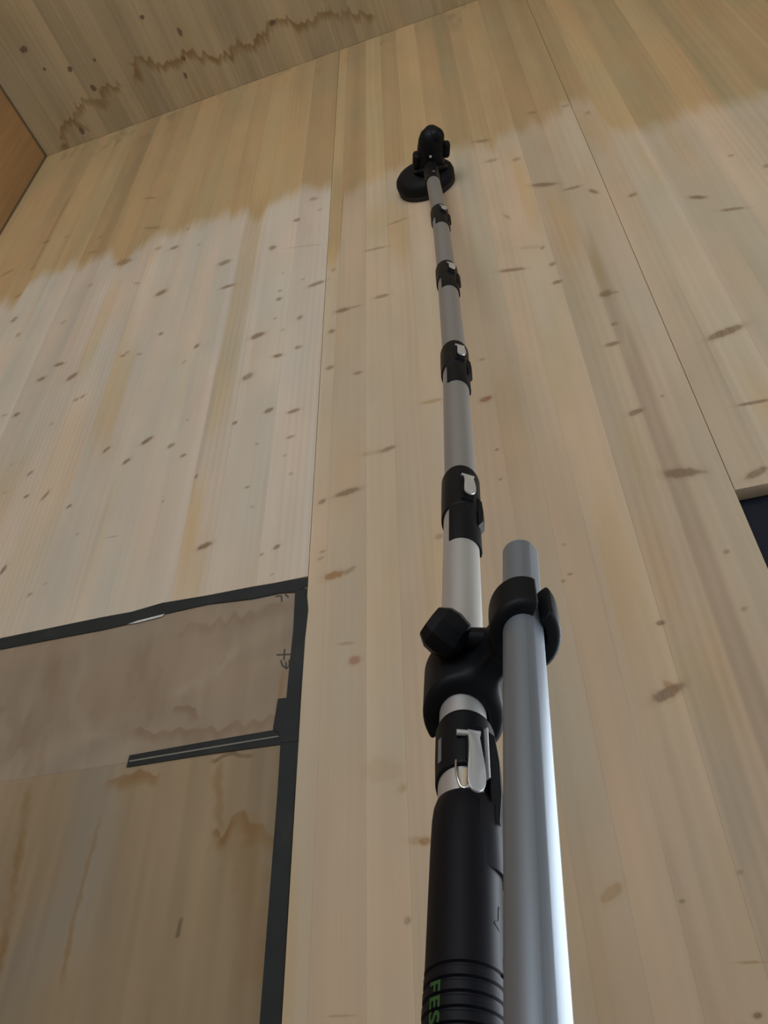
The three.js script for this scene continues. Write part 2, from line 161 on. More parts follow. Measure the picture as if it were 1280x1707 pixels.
{
  const cuts = [0, 6, 11, 15, 21, 26, 31, EDGES.length - 1];
  for (let g = 1; g < cuts.length; g++) {
    const i0 = cuts[g - 1], i1 = cuts[g], u0 = EDGES[i0], uw = EDGES[i1] - u0, w = Math.round(uw / 0.0012), h = 2048;
    const near = KNOTS.filter(k => k[0] > u0 - 0.15 && k[0] < u0 + uw + 0.15);
    const byRow = []; for (let j = 0; j < h; j++) { const y = vToY((j + 0.5) / h); byRow.push(near.filter(k => Math.abs(y - k[1]) < 2.5 * (Math.abs(k[3]) + k[4] + 0.004))); }
    const cols = []; for (let i = 0; i < w; i++) cols.push(column(u0 + (i + 0.5) / w * uw));
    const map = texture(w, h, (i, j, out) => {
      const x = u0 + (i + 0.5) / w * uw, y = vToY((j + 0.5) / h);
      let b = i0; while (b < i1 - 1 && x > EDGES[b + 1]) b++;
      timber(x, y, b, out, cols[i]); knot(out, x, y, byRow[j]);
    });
    map.wrapS = map.wrapT = THREE.ClampToEdgeWrapping;
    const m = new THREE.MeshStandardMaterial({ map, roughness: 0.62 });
    for (let i = i0; i < i1; i++) {
      const joint = e => (Math.abs(EDGES[e] + 0.555) < 1e-6 || Math.abs(EDGES[e] - 0.335) < 1e-6 ? 0.0007 : 0.00003);
      const over = (EDGES[i] >= LEFT_OPEN[0] - 0.01 && EDGES[i + 1] <= LEFT_OPEN[1] + 0.01) || EDGES[i] >= RIGHT_OPEN[0] - 0.01;
      const lift = 0.00012 * hash(i, 40);
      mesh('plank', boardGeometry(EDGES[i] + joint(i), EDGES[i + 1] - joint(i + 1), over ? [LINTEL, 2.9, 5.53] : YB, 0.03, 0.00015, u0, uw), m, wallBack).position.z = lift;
      if (EDGES[i] >= RIGHT_OPEN[0] - 0.01) mesh('plank', boardGeometry(EDGES[i] + joint(i), EDGES[i + 1] - joint(i + 1), [0, SILL], 0.03, 0.00015, u0, uw), m, wallBack).position.z = lift;
    }
    if (g === 1) for (let x = 1.31, k = 0; x < ROOM.x1 - 0.02; x += 0.12, k++) {          // the boards go on to the right, out of the picture
      const e = k % 5;
      for (const ys of x < RIGHT_OPEN[1] - 0.01 ? [[LINTEL, 2.9, 5.53], [0, SILL]] : [YB])
        mesh('plank', boardGeometry(EDGES[e], Math.min(EDGES[e] + 0.1199, EDGES[e] + ROOM.x1 - x), ys, 0.03, 0.00015, u0, uw), m, wallBack).position.x = x - EDGES[e];
    }
  }
  const s = new THREE.Shape([[ROOM.x0 - 0.1, 0], [ROOM.x1, 0], [ROOM.x1, 5.53], [ROOM.x0 - 0.1, 5.53]].map(p => new THREE.Vector2(...p)));
  for (const [a, b, c] of [[...LEFT_OPEN, 0.02], [...RIGHT_OPEN, SILL]]) s.holes.push(new THREE.Path([[a, c], [a, LINTEL], [b, LINTEL], [b, c]].map(p => new THREE.Vector2(...p))));
  mesh('core', new THREE.ExtrudeGeometry(s, { depth: 0.1, bevelEnabled: false }).translate(0, 0, -0.131), std(0.42, 0.34, 0.24, 0.8), wallBack);
}

// ---------------------------------------------------------------- ceiling and left wall, boarded too
const ceiling = structure(group('ceiling'));
{
  const CE = [-2.233]; { const r = rng(5); while (CE[CE.length - 1] < 1.0) CE.push(CE[CE.length - 1] + 0.1 + 0.05 * r()); }
  const STAIN = [[-2.12, .02, -2.07, .12, -2.0, .11, -1.96, .08], [-2.0, .11, -1.93, .175, -1.86, .185, -1.82, .17, -1.79, .14], [-1.80, .15, -1.74, .205, -1.70, .20], [-1.56, .20, -1.53, .265, -1.48, .25, -1.43, .20, -1.36, .20, -1.31, .23, -1.26, .215], [-1.26, .21, -1.16, .15, -1.08, .16, -1.03, .20, -0.99, .165, -0.92, .16], [-0.92, .17, -0.83, .21, -0.74, .20, -0.66, .155, -0.56, .175, -0.47, .13, -0.38, .10]];
  const SPOT = [[-2.02, .475, .018, .014], [-1.86, .33, .012, .012], [-1.80, .22, .012, .016], [-1.98, .06, .012, .02], [-1.40, .42, .012, .01], [-1.26, .31, .01, .018], [-1.3, .2, .01, .01], [-1.33, .13, .008, .015], [-1.72, .33, .008, .008], [-0.82, .21, .016, .012], [-1.98, .37, .008, .008]];
  const zmax = 1.0, u0 = CE[0], uw = CE[CE.length - 1] - u0;
  const map = texture(1900, 640, (i, j, out) => {
    const x = u0 + (i + 0.5) / 1900 * uw, z = (j + 0.5) / 640 * zmax;
    let b = 0; while (b < CE.length - 2 && x > CE[b + 1]) b++;
    const o = b * 5.7, k = 1 + 0.05 * hash(b * 7, 30) + 0.035 * noise(x * 110 + o, z * 2) + 0.05 * noise(x * 22 + o, z * 1.5 + o) + 0.03 * fbm(x * 8, z * 6);
    const y = 0.5 + 0.5 * noise(x * 9 + o, z * 3);
    out[0] = 181 * k; out[1] = 163 * k * (1 - 0.015 * y); out[2] = 133 * k * (1 - 0.08 * y);
    const wx = x + 0.014 * noise(x * 30, z * 30), wz = z + 0.022 * noise(x * 42, 4.4) + 0.014 * noise(x * 110, 9.9);
    let a = 0;
    for (const s of STAIN) for (let n = 0; n + 3 < s.length; n += 2) {
      const ex = s[n + 2] - s[n], ez = s[n + 3] - s[n + 1], t = clamp01(((wx - s[n]) * ex + (wz - s[n + 1]) * ez) / (ex * ex + ez * ez));
      const d = Math.hypot(wx - s[n] - ex * t, wz - s[n + 1] - ez * t), below = wz < s[n + 1] + ez * t ? 2.2 : 1;
      a = Math.max(a, (1 - smooth(0.0015, 0.009 * below * below, d)) * (0.7 + 0.3 * noise(x * 25, z * 8)));
    }
    out[0] = mix(out[0], 128, 0.75 * a); out[1] = mix(out[1], 97, 0.75 * a); out[2] = mix(out[2], 54, 0.75 * a);
    for (const [sx, sz, rx, rz] of SPOT) { const q = Math.hypot((x - sx) / rx, (z - sz) / rz), c = 0.75 * (1 - smooth(0.7, 1.3, q + 0.2 * noise(x * 90, z * 90))); out[0] = mix(out[0], 96, c); out[1] = mix(out[1], 80, c); out[2] = mix(out[2], 62, c); }
  });
  map.wrapS = THREE.ClampToEdgeWrapping; map.wrapT = THREE.MirroredRepeatWrapping; if (map.wrapS !== map.wrapT) map.wrapS = THREE.MirroredRepeatWrapping;
  const m = new THREE.MeshStandardMaterial({ map, roughness: 0.7 });
  for (let i = 0; i + 1 < CE.length; i++) {
    const a = CE[i] + 0.0001, b = CE[i + 1] - 0.0001, g = bx(a, b, 0, 0.03, 0.001, ROOM.z1), p = g.attributes.position, uv = g.attributes.uv;
    for (let n = 0; n < p.count; n++) uv.setXY(n, (p.getX(n) - u0) / uw, p.getZ(n) / zmax);
    mesh('plank', g, m, ceiling).position.y = ROOM.h + 0.0006 * (1 + hash(i, 60));
  }
  for (let x = CE[CE.length - 1], k = 0; x < ROOM.x1; x += 0.125, k++) {
    const w = Math.min(0.1248, ROOM.x1 - x), g = bx(0, w, 0, 0.03, 0.001, ROOM.z1), p = g.attributes.position, uv = g.attributes.uv;
    for (let n = 0; n < p.count; n++) uv.setXY(n, (p.getX(n) + 0.13 * k) / uw, p.getZ(n) / zmax + 0.5);
    mesh('plank', g, m, ceiling).position.set(x, ROOM.h, 0);
  }
  mesh('deck', bx(ROOM.x0 - 0.1, ROOM.x1 + 0.2, ROOM.h + 0.032, ROOM.h + 0.13, -0.131, ROOM.z1 + 0.2), std(0.4, 0.32, 0.22, 0.8), ceiling);
}
const wallLeft = structure(group('wall_left'));
{
  const map = texture(512, 1024, (i, j, out) => {
    const z = (i + 0.5) / 512 * 1.2, y = (j + 0.5) / 1024 * 2.4, b = Math.floor(z / 0.12), o = b * 9.1;
    const k = 1 + 0.05 * hash(b, 70) + 0.04 * noise(z * 120 + o, y * 2) + 0.06 * noise(z * 20 + o, y) + 0.05 * fbm(z * 7, y * 2.4);
    out[0] = 176 * k; out[1] = 136 * k; out[2] = 90 * k;
  });
  map.wrapS = map.wrapT = THREE.MirroredRepeatWrapping;
  const m = new THREE.MeshStandardMaterial({ map, roughness: 0.65 });
  for (let k = 0; 0.004 + k * 0.12 < ROOM.z1; k++) {
    const a = 0.004 + k * 0.12, g = bx(-0.03, 0, 0, ROOM.h - 0.006, a + 0.0001, Math.min(a + 0.1199, ROOM.z1)), p = g.attributes.position, uv = g.attributes.uv;
    for (let n = 0; n < p.count; n++) uv.setXY(n, p.getZ(n) / 1.2, p.getY(n) / 2.4);
    mesh('plank', g, m, wallLeft).position.x = ROOM.x0 + 0.0005 * hash(k, 80);
  }
  mesh('core', bx(ROOM.x0 - 0.14, ROOM.x0 - 0.032, 0, ROOM.h, -0.03, ROOM.z1 + 0.2), std(0.4, 0.32, 0.22, 0.8), wallLeft);
}
const caulk = std(0.17, 0.125, 0.065, 0.8);
structure(mesh('trim_1', bx(ROOM.x0 - 0.029, -2.2335, 0, ROOM.h, -0.029, 0.001), caulk));
structure(mesh('trim_2', bx(ROOM.x0 - 0.029, -2.2335, ROOM.h - 0.0055, ROOM.h + 0.03, 0.004, ROOM.z1), caulk));
// the rest of the room, behind and beside the camera
const plaster = std(0.55, 0.55, 0.54, 0.85);
{
  const hole = (pts, holes, depth) => { const s = new THREE.Shape(pts.map(p => new THREE.Vector2(...p))); for (const h of holes) s.holes.push(new THREE.Path(h.map(p => new THREE.Vector2(...p)))); return new THREE.ExtrudeGeometry(s, { depth, bevelEnabled: false }); };
  const right = hole([[-0.13, 0], [ROOM.z1 + 0.2, 0], [ROOM.z1 + 0.2, ROOM.h + 0.03], [-0.13, ROOM.h + 0.03]], [[[SIDE.z0, SIDE.y0], [SIDE.z0, SIDE.y1], [SIDE.z1, SIDE.y1], [SIDE.z1, SIDE.y0]]], 0.2);
  right.rotateY(-Math.PI / 2).translate(ROOM.x1 + 0.2, 0, 0);
  structure(mesh('wall_right', right, std(0.46, 0.36, 0.24, 0.75)));
  const front = hole([[ROOM.x0 - 0.1, 0], [ROOM.x1, 0], [ROOM.x1, ROOM.h + 0.03], [ROOM.x0 - 0.1, ROOM.h + 0.03]], [[[ADDED_REAR.x0, ADDED_REAR.y0], [ADDED_REAR.x0, ADDED_REAR.y1], [ADDED_REAR.x1, ADDED_REAR.y1], [ADDED_REAR.x1, ADDED_REAR.y0]]], 0.2);  // high opening is made up, cut for the added light on the upper left
  front.translate(0, 0, ROOM.z1);
  structure(mesh('wall_front', front, plaster));
  structure(mesh('floor', bx(ROOM.x0 - 0.14, ROOM.x1 + 0.2, -0.15, 0, -0.14, ROOM.z1 + 0.2), std(0.19, 0.18, 0.17, 0.85)));
}

// ---------------------------------------------------------------- glazed opening at the right, its dark frame just inside the picture
{
  const w = structure(group('window_1'));
  const film = new THREE.MeshPhysicalMaterial({ color: new THREE.Color().setRGB(0.010, 0.012, 0.020), roughness: 0.5, specularIntensity: 0.3 }), x0 = RIGHT_OPEN[0] + 0.001, x1 = RIGHT_OPEN[1] - 0.001, f = 0.1;
  const s = new THREE.Shape([[x0, SILL], [x1, SILL], [x1, LINTEL], [x0, LINTEL]].map(p => new THREE.Vector2(...p)));
  s.holes.push(new THREE.Path([[x0 + f, SILL + f], [x0 + f, LINTEL - f], [x1 - f, LINTEL - f], [x1 - f, SILL + f]].map(p => new THREE.Vector2(...p))));
  mesh('window_frame', new THREE.ExtrudeGeometry(s, { depth: 0.06, bevelEnabled: false }).translate(0, 0, -0.096), film, w);
  mesh('pane', bx(x0 + f - 0.005, x1 - f + 0.005, SILL + f - 0.005, LINTEL - f + 0.005, -0.078, -0.072), new THREE.MeshPhysicalMaterial({ color: 0xffffff, transmission: 1, thickness: 0, roughness: 0, ior: 1.5 }), w);
}

// ---------------------------------------------------------------- plywood sheets closing the opening at the left, and the black tape on their edges
const LINES = {"tapeTopU":[[-1.3617,2.3695],[-1.1826,2.3706],[-1.0786,2.3711],[-0.9969,2.3694],[-0.9187,2.3772],[-0.801,2.3726],[-0.6876,2.3715],[-0.5562,2.3657]],"tapeTopL":[[-1.3496,2.337],[-1.1721,2.3359],[-1.0692,2.3347],[-0.9895,2.337],[-0.9059,2.3449],[-0.7973,2.3478],[-0.6841,2.3382],[-0.6174,2.339],[-0.5841,2.3337]],"tapeR":[[-0.5562,2.3657],[-0.55,2.2822],[-0.5534,2.2088],[-0.554,2.1223],[-0.5565,2.0736],[-0.5541,1.991],[-0.5556,1.8963]],"tapeRl":[[-0.5841,2.3337],[-0.5808,2.2385],[-0.5836,2.1558],[-0.585,2.0837],[-0.5905,1.9963],[-0.589,1.9005]],"patch":[[-0.6028,2.0839],[-0.5581,2.0819],[-0.5553,2.0111],[-0.6083,2.0217]],"mid1":[[-0.9206,2.0143],[-0.7589,2.0183],[-0.6082,2.0206],[-0.5942,2.0094],[-0.7569,2.0051],[-0.918,2.003]],"mid2":[[-0.9213,1.9999],[-0.7565,2.0025],[-0.5909,2.0013],[-0.5901,1.9902],[-0.7549,1.9921],[-0.9221,1.9907]],"mark":[[-0.599,2.1955],[-0.5984,2.1721],[-0.6148,2.1861],[-0.5863,2.182],[-0.5865,2.1687],[-0.5856,2.1553],[-0.591,2.1503],[-0.6009,2.1593],[-0.6053,2.171],[-0.5937,2.1652],[-0.5918,2.1517]],"mark2":[[-0.6295,2.334],[-0.6168,2.3326],[-0.6145,2.3183]],"plyst":[[-0.8356,2.1026],[-0.8072,2.1064],[-0.788,2.0949],[-0.7823,2.0775],[-0.9159,2.0654],[-0.7347,2.0408],[-0.6749,2.0448],[-0.6157,2.0461],[-0.8654,2.1358],[-0.7914,2.1522],[-0.7374,2.1837],[-0.7008,2.219]],"low":[[-0.9428,1.967],[-0.86,1.9701],[-0.6859,1.9833],[-0.6997,1.8343],[-0.657,1.8621],[-0.5983,1.8195],[-0.7533,1.689],[-0.9581,1.9232],[-0.9627,1.825],[-0.9685,1.7238],[-0.9612,1.5906],[-1.1103,1.735],[-1.1031,1.6748],[-1.1456,1.9551]]};
// a line of stain: fades out at its ends, uneven along its length; drip > 1 lets it bleed down from a sharp upper edge
function stroke(out, x, y, pts, width, alpha, color, rough = 0, drip = 1) {
  let d = 1e9, at = 0, up = 0;
  const X = rough ? x + 0.8 * rough * noise(x * 70, y * 70) : x, Y = rough ? y + 1.6 * rough * noise(x * 55, y * 20 + 7) : y;
  for (let i = 1; i < pts.length; i++) {
    const [ax, ay] = pts[i - 1], ex = pts[i][0] - ax, ey = pts[i][1] - ay, t = clamp01(((X - ax) * ex + (Y - ay) * ey) / (ex * ex + ey * ey)), e = Math.hypot(X - ax - ex * t, Y - ay - ey * t);
    if (e < d) { d = e; at = (i - 1 + t) / (pts.length - 1); up = Y - ay - ey * t; }
  }
  const w = up < 0 ? width * drip : width * (drip > 1 ? 0.5 : 1);
  if (d > w) return;
  const ends = rough ? smooth(0, 0.18, at) * (1 - smooth(0.82, 1, at)) : 1, uneven = rough ? 0.7 + 0.3 * noise(x * 45, y * 12 + 3) : 1;
  const a = alpha * ends * uneven * (1 - smooth(w * 0.1, w, d));
  for (let i = 0; i < 3; i++) out[i] = mix(out[i], color[i], clamp01(a));
}
function sheet(y0, y1, w, h, paint, label) {
  const x0 = LEFT_OPEN[0] + 0.003, x1 = LEFT_OPEN[1] - 0.002;
  const map = texture(w, h, (i, j, out) => paint(x0 + (i + 0.5) / w * (x1 - x0), y0 + (j + 0.5) / h * (y1 - y0), out));
  const g = bx(x0, x1, y0, y1, -0.022, -0.002), p = g.attributes.position, uv = g.attributes.uv;
  for (let n = 0; n < p.count; n++) uv.setXY(n, (p.getX(n) - x0) / (x1 - x0), (p.getY(n) - y0) / (y1 - y0));
  return tag(mesh('plywood_sheet', g, new THREE.MeshStandardMaterial({ map, roughness: 0.7 })), label, 'plywood sheet');
}
const PLY = [152, 134, 113];
sheet(2.0012, 2.369, 1100, 400, (x, y, out) => {
  const wx = x + 0.05 * noise(x * 4, y * 5), wy = y + 0.06 * fbm(x * 3 + 9, y * 4);
  const flame = Math.sin((wy * 0.9 - wx * 0.5 + 0.25 * noise(wx * 2.4, wy * 3)) * 46), k = 1 + 0.03 * flame * smooth(-0.2, 0.5, noise(x * 3, y * 4)) + 0.06 * fbm(x * 5, y * 7) + 0.025 * noise(x * 60, y * 8);
  const pink = 0.03 * noise(x * 6 + 4, y * 6);
  out[0] = PLY[0] * k * (1 + pink); out[1] = PLY[1] * k; out[2] = PLY[2] * k * (1 - pink);
  const P = LINES.plyst, brown = [126, 99, 74];
  stroke(out, x, y, P.slice(8, 12), 0.02, 0.4, [180, 166, 147], 0.008);
  stroke(out, x, y, [[-0.845, 2.085], ...P.slice(0, 4), [-0.78, 2.06]], 0.008, 0.6, brown, 0.004, 2.5);
  stroke(out, x, y, [[-0.95, 2.07], P[4], [-0.83, 2.055], ...P.slice(5, 8), [-0.59, 2.03]], 0.012, 0.6, brown, 0.008, 2.5);
  stroke(out, x, y, [[-0.9, 2.28], [-0.78, 2.3], [-0.70, 2.295], [-0.64, 2.315], [-0.58, 2.31]], 0.02, 0.45, brown, 0.01, 1.8);
  stroke(out, x, y, [[-1.14, 2.34], [-1.09, 2.25], [-1.1, 2.16], [-1.03, 2.08], [-0.93, 2.04]], 0.022, 0.3, [178, 164, 146], 0.012);
  stroke(out, x, y, [[-1.2, 2.35], [-1.16, 2.2], [-1.17, 2.08], [-1.13, 1.99]], 0.04, 0.4, brown, 0.014);
  stroke(out, x, y, [[-0.93, 2.3], [-0.95, 2.22], [-0.9, 2.15], [-0.91, 2.08]], 0.05, 0.28, brown, 0.02);
  stroke(out, x, y, [[-1.3, 2.2], [-1.22, 2.13], [-1.2, 2.05]], 0.04, 0.35, brown, 0.016);
  stroke(out, x, y, [[-0.597, 2.155], [-0.599, 2.115], [-0.602, 2.08]], 0.008, 0.8, [150, 106, 60], 0.003);
  const M = LINES.mark, ink = [52, 46, 42];
  for (const l of [[M[0], M[1]], [M[2], M[3]], M.slice(4, 9), [M[9], M[10]], LINES.mark2, [[-0.607, 2.334], [-0.60, 2.325]]]) stroke(out, x, y, l, 0.003, 0.9, ink);
}, 'upper plywood sheet with swirling grain and pencil marks under the taped lintel');
sheet(0.02, 2.001, 1000, 1660, (x, y, out) => {
  const k = 1 + 0.05 * noise(x * 18, y * 1.5) + 0.035 * noise(x * 70, y * 4) + 0.05 * fbm(x * 5, y * 3.5), blue = smooth(-1.10, -1.03, x + 0.06 * noise(x * 8, y * 5)) * (1 - smooth(-1.0, -0.92, x + 0.06 * noise(x * 8, y * 5))) * smooth(1.4, 1.75, y);
  const warm = 0.5 + 0.5 * fbm(x * 7 + 2, y * 3);
  out[0] = 152 * k * (1 - 0.06 * blue); out[1] = 132 * k * (1 - 0.01 * blue - 0.015 * warm); out[2] = 106 * k * (1 + 0.09 * blue - 0.09 * warm);
  const P = LINES.low, rust = [130, 94, 50];
  stroke(out, x, y, [[-0.975, 1.955], P[0], [-0.9, 1.972], P[1], [-0.83, 1.965]], 0.012, 0.75, rust, 0.008, 2.5);
  stroke(out, x, y, [[-0.74, 1.98], [-0.69, 1.985], [-0.64, 1.98]], 0.007, 0.8, [98, 76, 50], 0.004);
  stroke(out, x, y, [[-0.715, 1.80], P[3], [-0.68, 1.855], P[4], [-0.63, 1.835], P[5], [-0.585, 1.80]], 0.018, 0.95, rust, 0.012, 1.8);
  stroke(out, x, y, [[-0.67, 1.87], [-0.65, 1.80], [-0.615, 1.70], [-0.61, 1.55]], 0.05, 0.4, rust, 0.016);
  stroke(out, x, y, P.slice(7, 11), 0.008, 0.45, rust, 0.004);
  stroke(out, x, y, [[-0.72, 1.985], [-0.715, 1.93], [-0.705, 1.88], [-0.695, 1.84]], 0.014, 0.5, rust, 0.006);
  stroke(out, x, y, [[-0.755, 1.675], P[6], [-0.751, 1.71]], 0.007, 0.9, [92, 72, 54], 0.002);
  stroke(out, x, y, [[-1.15, 2.0], P[13], [-1.13, 1.88], P[11], P[12], [-1.1, 1.6]], 0.014, 0.65, rust, 0.006);
}, 'lower plywood sheet with rusty water stains below the short tape');
const tapeMap = texture(512, 512, (i, j, out) => {
  const x = i / 512, y = j / 512, dust = smooth(0.28, 0.75, fbm(x * 9, y * 14)) * (0.6 + 0.4 * noise(x * 60, y * 60)), k = 1 + 0.12 * noise(x * 40, y * 40);
  out[0] = mix(28, 52, dust) * k; out[1] = mix(33, 55, dust) * k; out[2] = mix(33, 50, dust) * k;
});
tapeMap.wrapS = tapeMap.wrapT = THREE.MirroredRepeatWrapping;
const tapeMat = new THREE.MeshStandardMaterial({ map: tapeMap, roughness: 0.75 });
const ribbon = (pts, z, t) => new THREE.ExtrudeGeometry(new THREE.Shape(pts.map(p => new THREE.Vector2(...p))), { depth: t, bevelEnabled: true, bevelThickness: 0.0002, bevelSize: 0.0002, bevelSegments: 1 }).translate(0, 0, z);
{
  const up = LINES.tapeTopU, lo = LINES.tapeTopL;
  const top = mesh('black_tape', ribbon([[-1.775, 2.37], ...up, [-0.5545, 2.345], ...lo.slice().reverse(), [-1.775, 2.336]], 0.0002, 0.0006), tapeMat);
  tag(top, 'long horizontal strip of black tape along the top of the plywood', 'tape');
  mesh('torn_edge', ribbon([[-1.0, 2.3355], [-0.975, 2.3405], [-0.905, 2.3445], [-0.91, 2.339], [-0.97, 2.335]], 0.0004, 0.0005), std(0.62, 0.62, 0.6, 0.7), top).userData.label = 'pale torn lower edge of the tape';
  const r = LINES.tapeR.slice(1), l = LINES.tapeRl;
  tag(mesh('black_tape', ribbon([[-0.557, 2.338], ...r, [-0.556, 1.55], [-0.556, 0.9], [-0.59, 0.9], [-0.590, 1.55], ...l.slice(1).reverse(), [-0.583, 2.336]], 0.0009, 0.0006), tapeMat), 'long vertical strip of black tape down the right plywood edge', 'tape');
  tag(mesh('black_tape', ribbon([...LINES.patch.slice(0, 3), [-0.5553, 1.99], [-0.589, 1.992], [-0.594, 2.012], LINES.patch[3]], 0.0018, 0.0006), tapeMat), 'short black tape patch where the horizontal and vertical strips meet', 'tape');
  const mid = mesh('black_tape', ribbon([[-0.9206, 2.0143], [-0.7589, 2.0183], [-0.604, 2.0206], [-0.592, 2.0094], [-0.590, 1.9902], [-0.7549, 1.9921], [-0.9221, 1.9907]], 0.0, 0.0006), tapeMat);
  tag(mid, 'short horizontal black tape with a pale worn ridge over the plywood seam', 'tape');
  const ridge = mesh('worn_ridge', ribbon([[-0.9175, 2.0028], [-0.757, 2.0052], [-0.599, 2.0072], [-0.593, 2.0045], [-0.7565, 2.0022], [-0.918, 1.9998]], 0.0006, 0.0012), std(0.20, 0.185, 0.15, 0.7), mid);
  ridge.userData.label = 'pale rubbed ridge along the middle of the tape';
}

// ---------------------------------------------------------------- the long pole sander leaning on the wall
const POLEX = [[0, -0.15], [1.46, -0.125], [1.62, -0.119], [1.85, -0.118], [2.13, -0.116], [2.55, -0.120], [3.0, -0.132], [3.453, -0.146], [3.667, -0.160], [4.0, -0.172]];
const poleAt = y => V(lookup(POLEX, y), y, 0.023 * y * y - 0.3757 * y + 1.1907);
const FRONT = V(0.12, 0, 0.99);
const aluPale = std(0.47, 0.46, 0.45, 0.42, 0.5), alu = std(0.32, 0.315, 0.31, 0.42, 0.55), aluCool = std(0.215, 0.245, 0.285, 0.42, 0.55), chrome = std(0.75, 0.75, 0.75, 0.16, 1), steel = std(0.6, 0.6, 0.6, 0.32, 0.5);
const dull = (r, g, b, roughness) => new THREE.MeshPhysicalMaterial({ color: new THREE.Color().setRGB(r, g, b), roughness, specularIntensity: 0.28 });
const plastic = dull(0.006, 0.007, 0.009, 0.45), softBlack = dull(0.006, 0.006, 0.009, 0.46), rubber = dull(0.008, 0.008, 0.010, 0.58), grey = std(0.16, 0.17, 0.17, 0.5);
const sander = group('pole_sander');
tag(sander, 'long pole sander in black and silver leaning its round head on the wall', 'sander');
sander.position.copy(poleAt(0));
const local = p => p.clone().sub(sander.position);
function part(name, g, m, y, dy = 0.05, parent = sander) { return place(mesh(name, g, m, parent), local(poleAt(y)), poleAt(y + dy).sub(poleAt(y - dy)), FRONT); }
function tubeBetween(name, ya, yb, r, m) {
  const a = poleAt(ya), b = poleAt(yb), L = a.distanceTo(b), g = new THREE.CylinderGeometry(r, r, L, 48).translate(0, L / 2, 0);
  return place(mesh(name, g, m, sander), local(a), b.clone().sub(a), FRONT);
}
// shell round the pole between two angles from the front (right is positive), top at 0 and hanging down
function shell(r0, r1, a0, a1, len, n = 24) {
  const R1 = typeof r1 === 'number' ? () => r1 : r1, s = new THREE.Shape(), A = t => [Math.sin(t), Math.cos(t)];
  for (let i = 0; i <= n; i++) { const a = mix(a0, a1, i / n), [x, z] = A(a); i ? s.lineTo(x * R1(a), -z * R1(a)) : s.moveTo(x * R1(a), -z * R1(a)); }
  for (let i = n; i >= 0; i--) { const [x, z] = A(mix(a0, a1, i / n)); s.lineTo(x * r0, -z * r0); }
  return creased(new THREE.ExtrudeGeometry(s, { depth: len, bevelEnabled: true, bevelThickness: 0.0008, bevelSize: 0.0006, bevelSegments: 2 }).rotateX(-Math.PI / 2).translate(0, -len, 0), 0.6);
}
const D = Math.PI / 180;
function leverGeometry(len, w0, w1) {
  const s = new THREE.Shape();
  s.moveTo(-w0 / 2, 0); s.lineTo(w0 / 2, 0); s.bezierCurveTo(w0 / 2, -len * 0.45, w1 / 2, -len * 0.55, w1 / 2, -len * 0.82); s.quadraticCurveTo(w1 / 2, -len, 0, -len); s.quadraticCurveTo(-w1 / 2, -len, -w1 / 2, -len * 0.82); s.bezierCurveTo(-w1 / 2, -len * 0.55, -w0 / 2, -len * 0.45, -w0 / 2, 0);
  const g = new THREE.ExtrudeGeometry(s, { depth: 0.0016, bevelEnabled: true, bevelThickness: 0.0005, bevelSize: 0.0005, bevelSegments: 2, curveSegments: 10 });
  const p = g.attributes.position;
  for (let i = 0; i < p.count; i++) { const t = -p.getY(i) / len; p.setZ(i, p.getZ(i) + 0.005 * Math.sin(t * Math.PI * 0.9) + 0.004 * t * t); }
  g.computeVertexNormals();
  return creased(g, 0.7);
}
const shear = (g, k) => { const p = g.attributes.position; for (let i = 0; i < p.count; i++) p.setY(i, p.getY(i) + k * p.getZ(i)); g.computeVertexNormals(); return g; };
const collarProfile = (r, len, k) => shear(new THREE.LatheGeometry([[0.0212, 0], [r - 0.003, 0], [r - 0.001, -0.0015], [r, -0.005], [r, -len * 0.55], [r - 0.0006, -len + 0.003], [r - 0.0012, -len], [0.0212, -len]].map(p => new THREE.Vector2(...p)).reverse(), 56), k);
function turned(o, a, r, y) { o.position.set(Math.sin(a) * r, y, Math.cos(a) * r); o.rotation.y = a; return o; }
function makeClamp(y) {
  const c = part('clamp', collarProfile(0.0252, 0.09, 0.42), plastic, y - 0.01);
  mesh('tongue', shell(0.0213, 0.0232, -31 * D, 112 * D, 0.149), plastic, c);
  turned(mesh('lever', leverGeometry(0.05, 0.011, 0.014), steel, c), 26 * D, 0.0262, -0.02);
  turned(mesh('lever_plate', new RoundedBoxGeometry(0.017, 0.056, 0.004, 2, 0.0015), plastic, c), 26 * D, 0.0247, -0.045);
  turned(mesh('pivot', new THREE.CylinderGeometry(0.0022, 0.0022, 0.017, 16).rotateZ(Math.PI / 2), steel, c), 26 * D, 0.0268, -0.021);
  const hk = new THREE.ExtrudeGeometry(new THREE.Shape([[0, 0], [0.004, -0.01], [0.0052, -0.03], [0.0045, -0.05], [0, -0.058]].map(p => new THREE.Vector2(...p))), { depth: 0.014, bevelEnabled: true, bevelThickness: 0.001, bevelSize: 0.001, bevelSegments: 2 }).translate(0, 0, -0.007);
  const h = mesh('hook', hk, plastic, c); h.position.set(0.0222, -0.055, 0.004);
  return c;
}
const CLAMPS = [3.39, 2.935, 2.495, 2.085];
for (const y of CLAMPS) makeClamp(y);
const TUBES = [[1.56, 2.085], [2.085, 2.495], [2.495, 2.935], [2.935, 3.39], [3.39, 3.80]];
TUBES.forEach(([a, b], i) => tubeBetween('tube', a, b, 0.0212, i ? alu : aluPale));
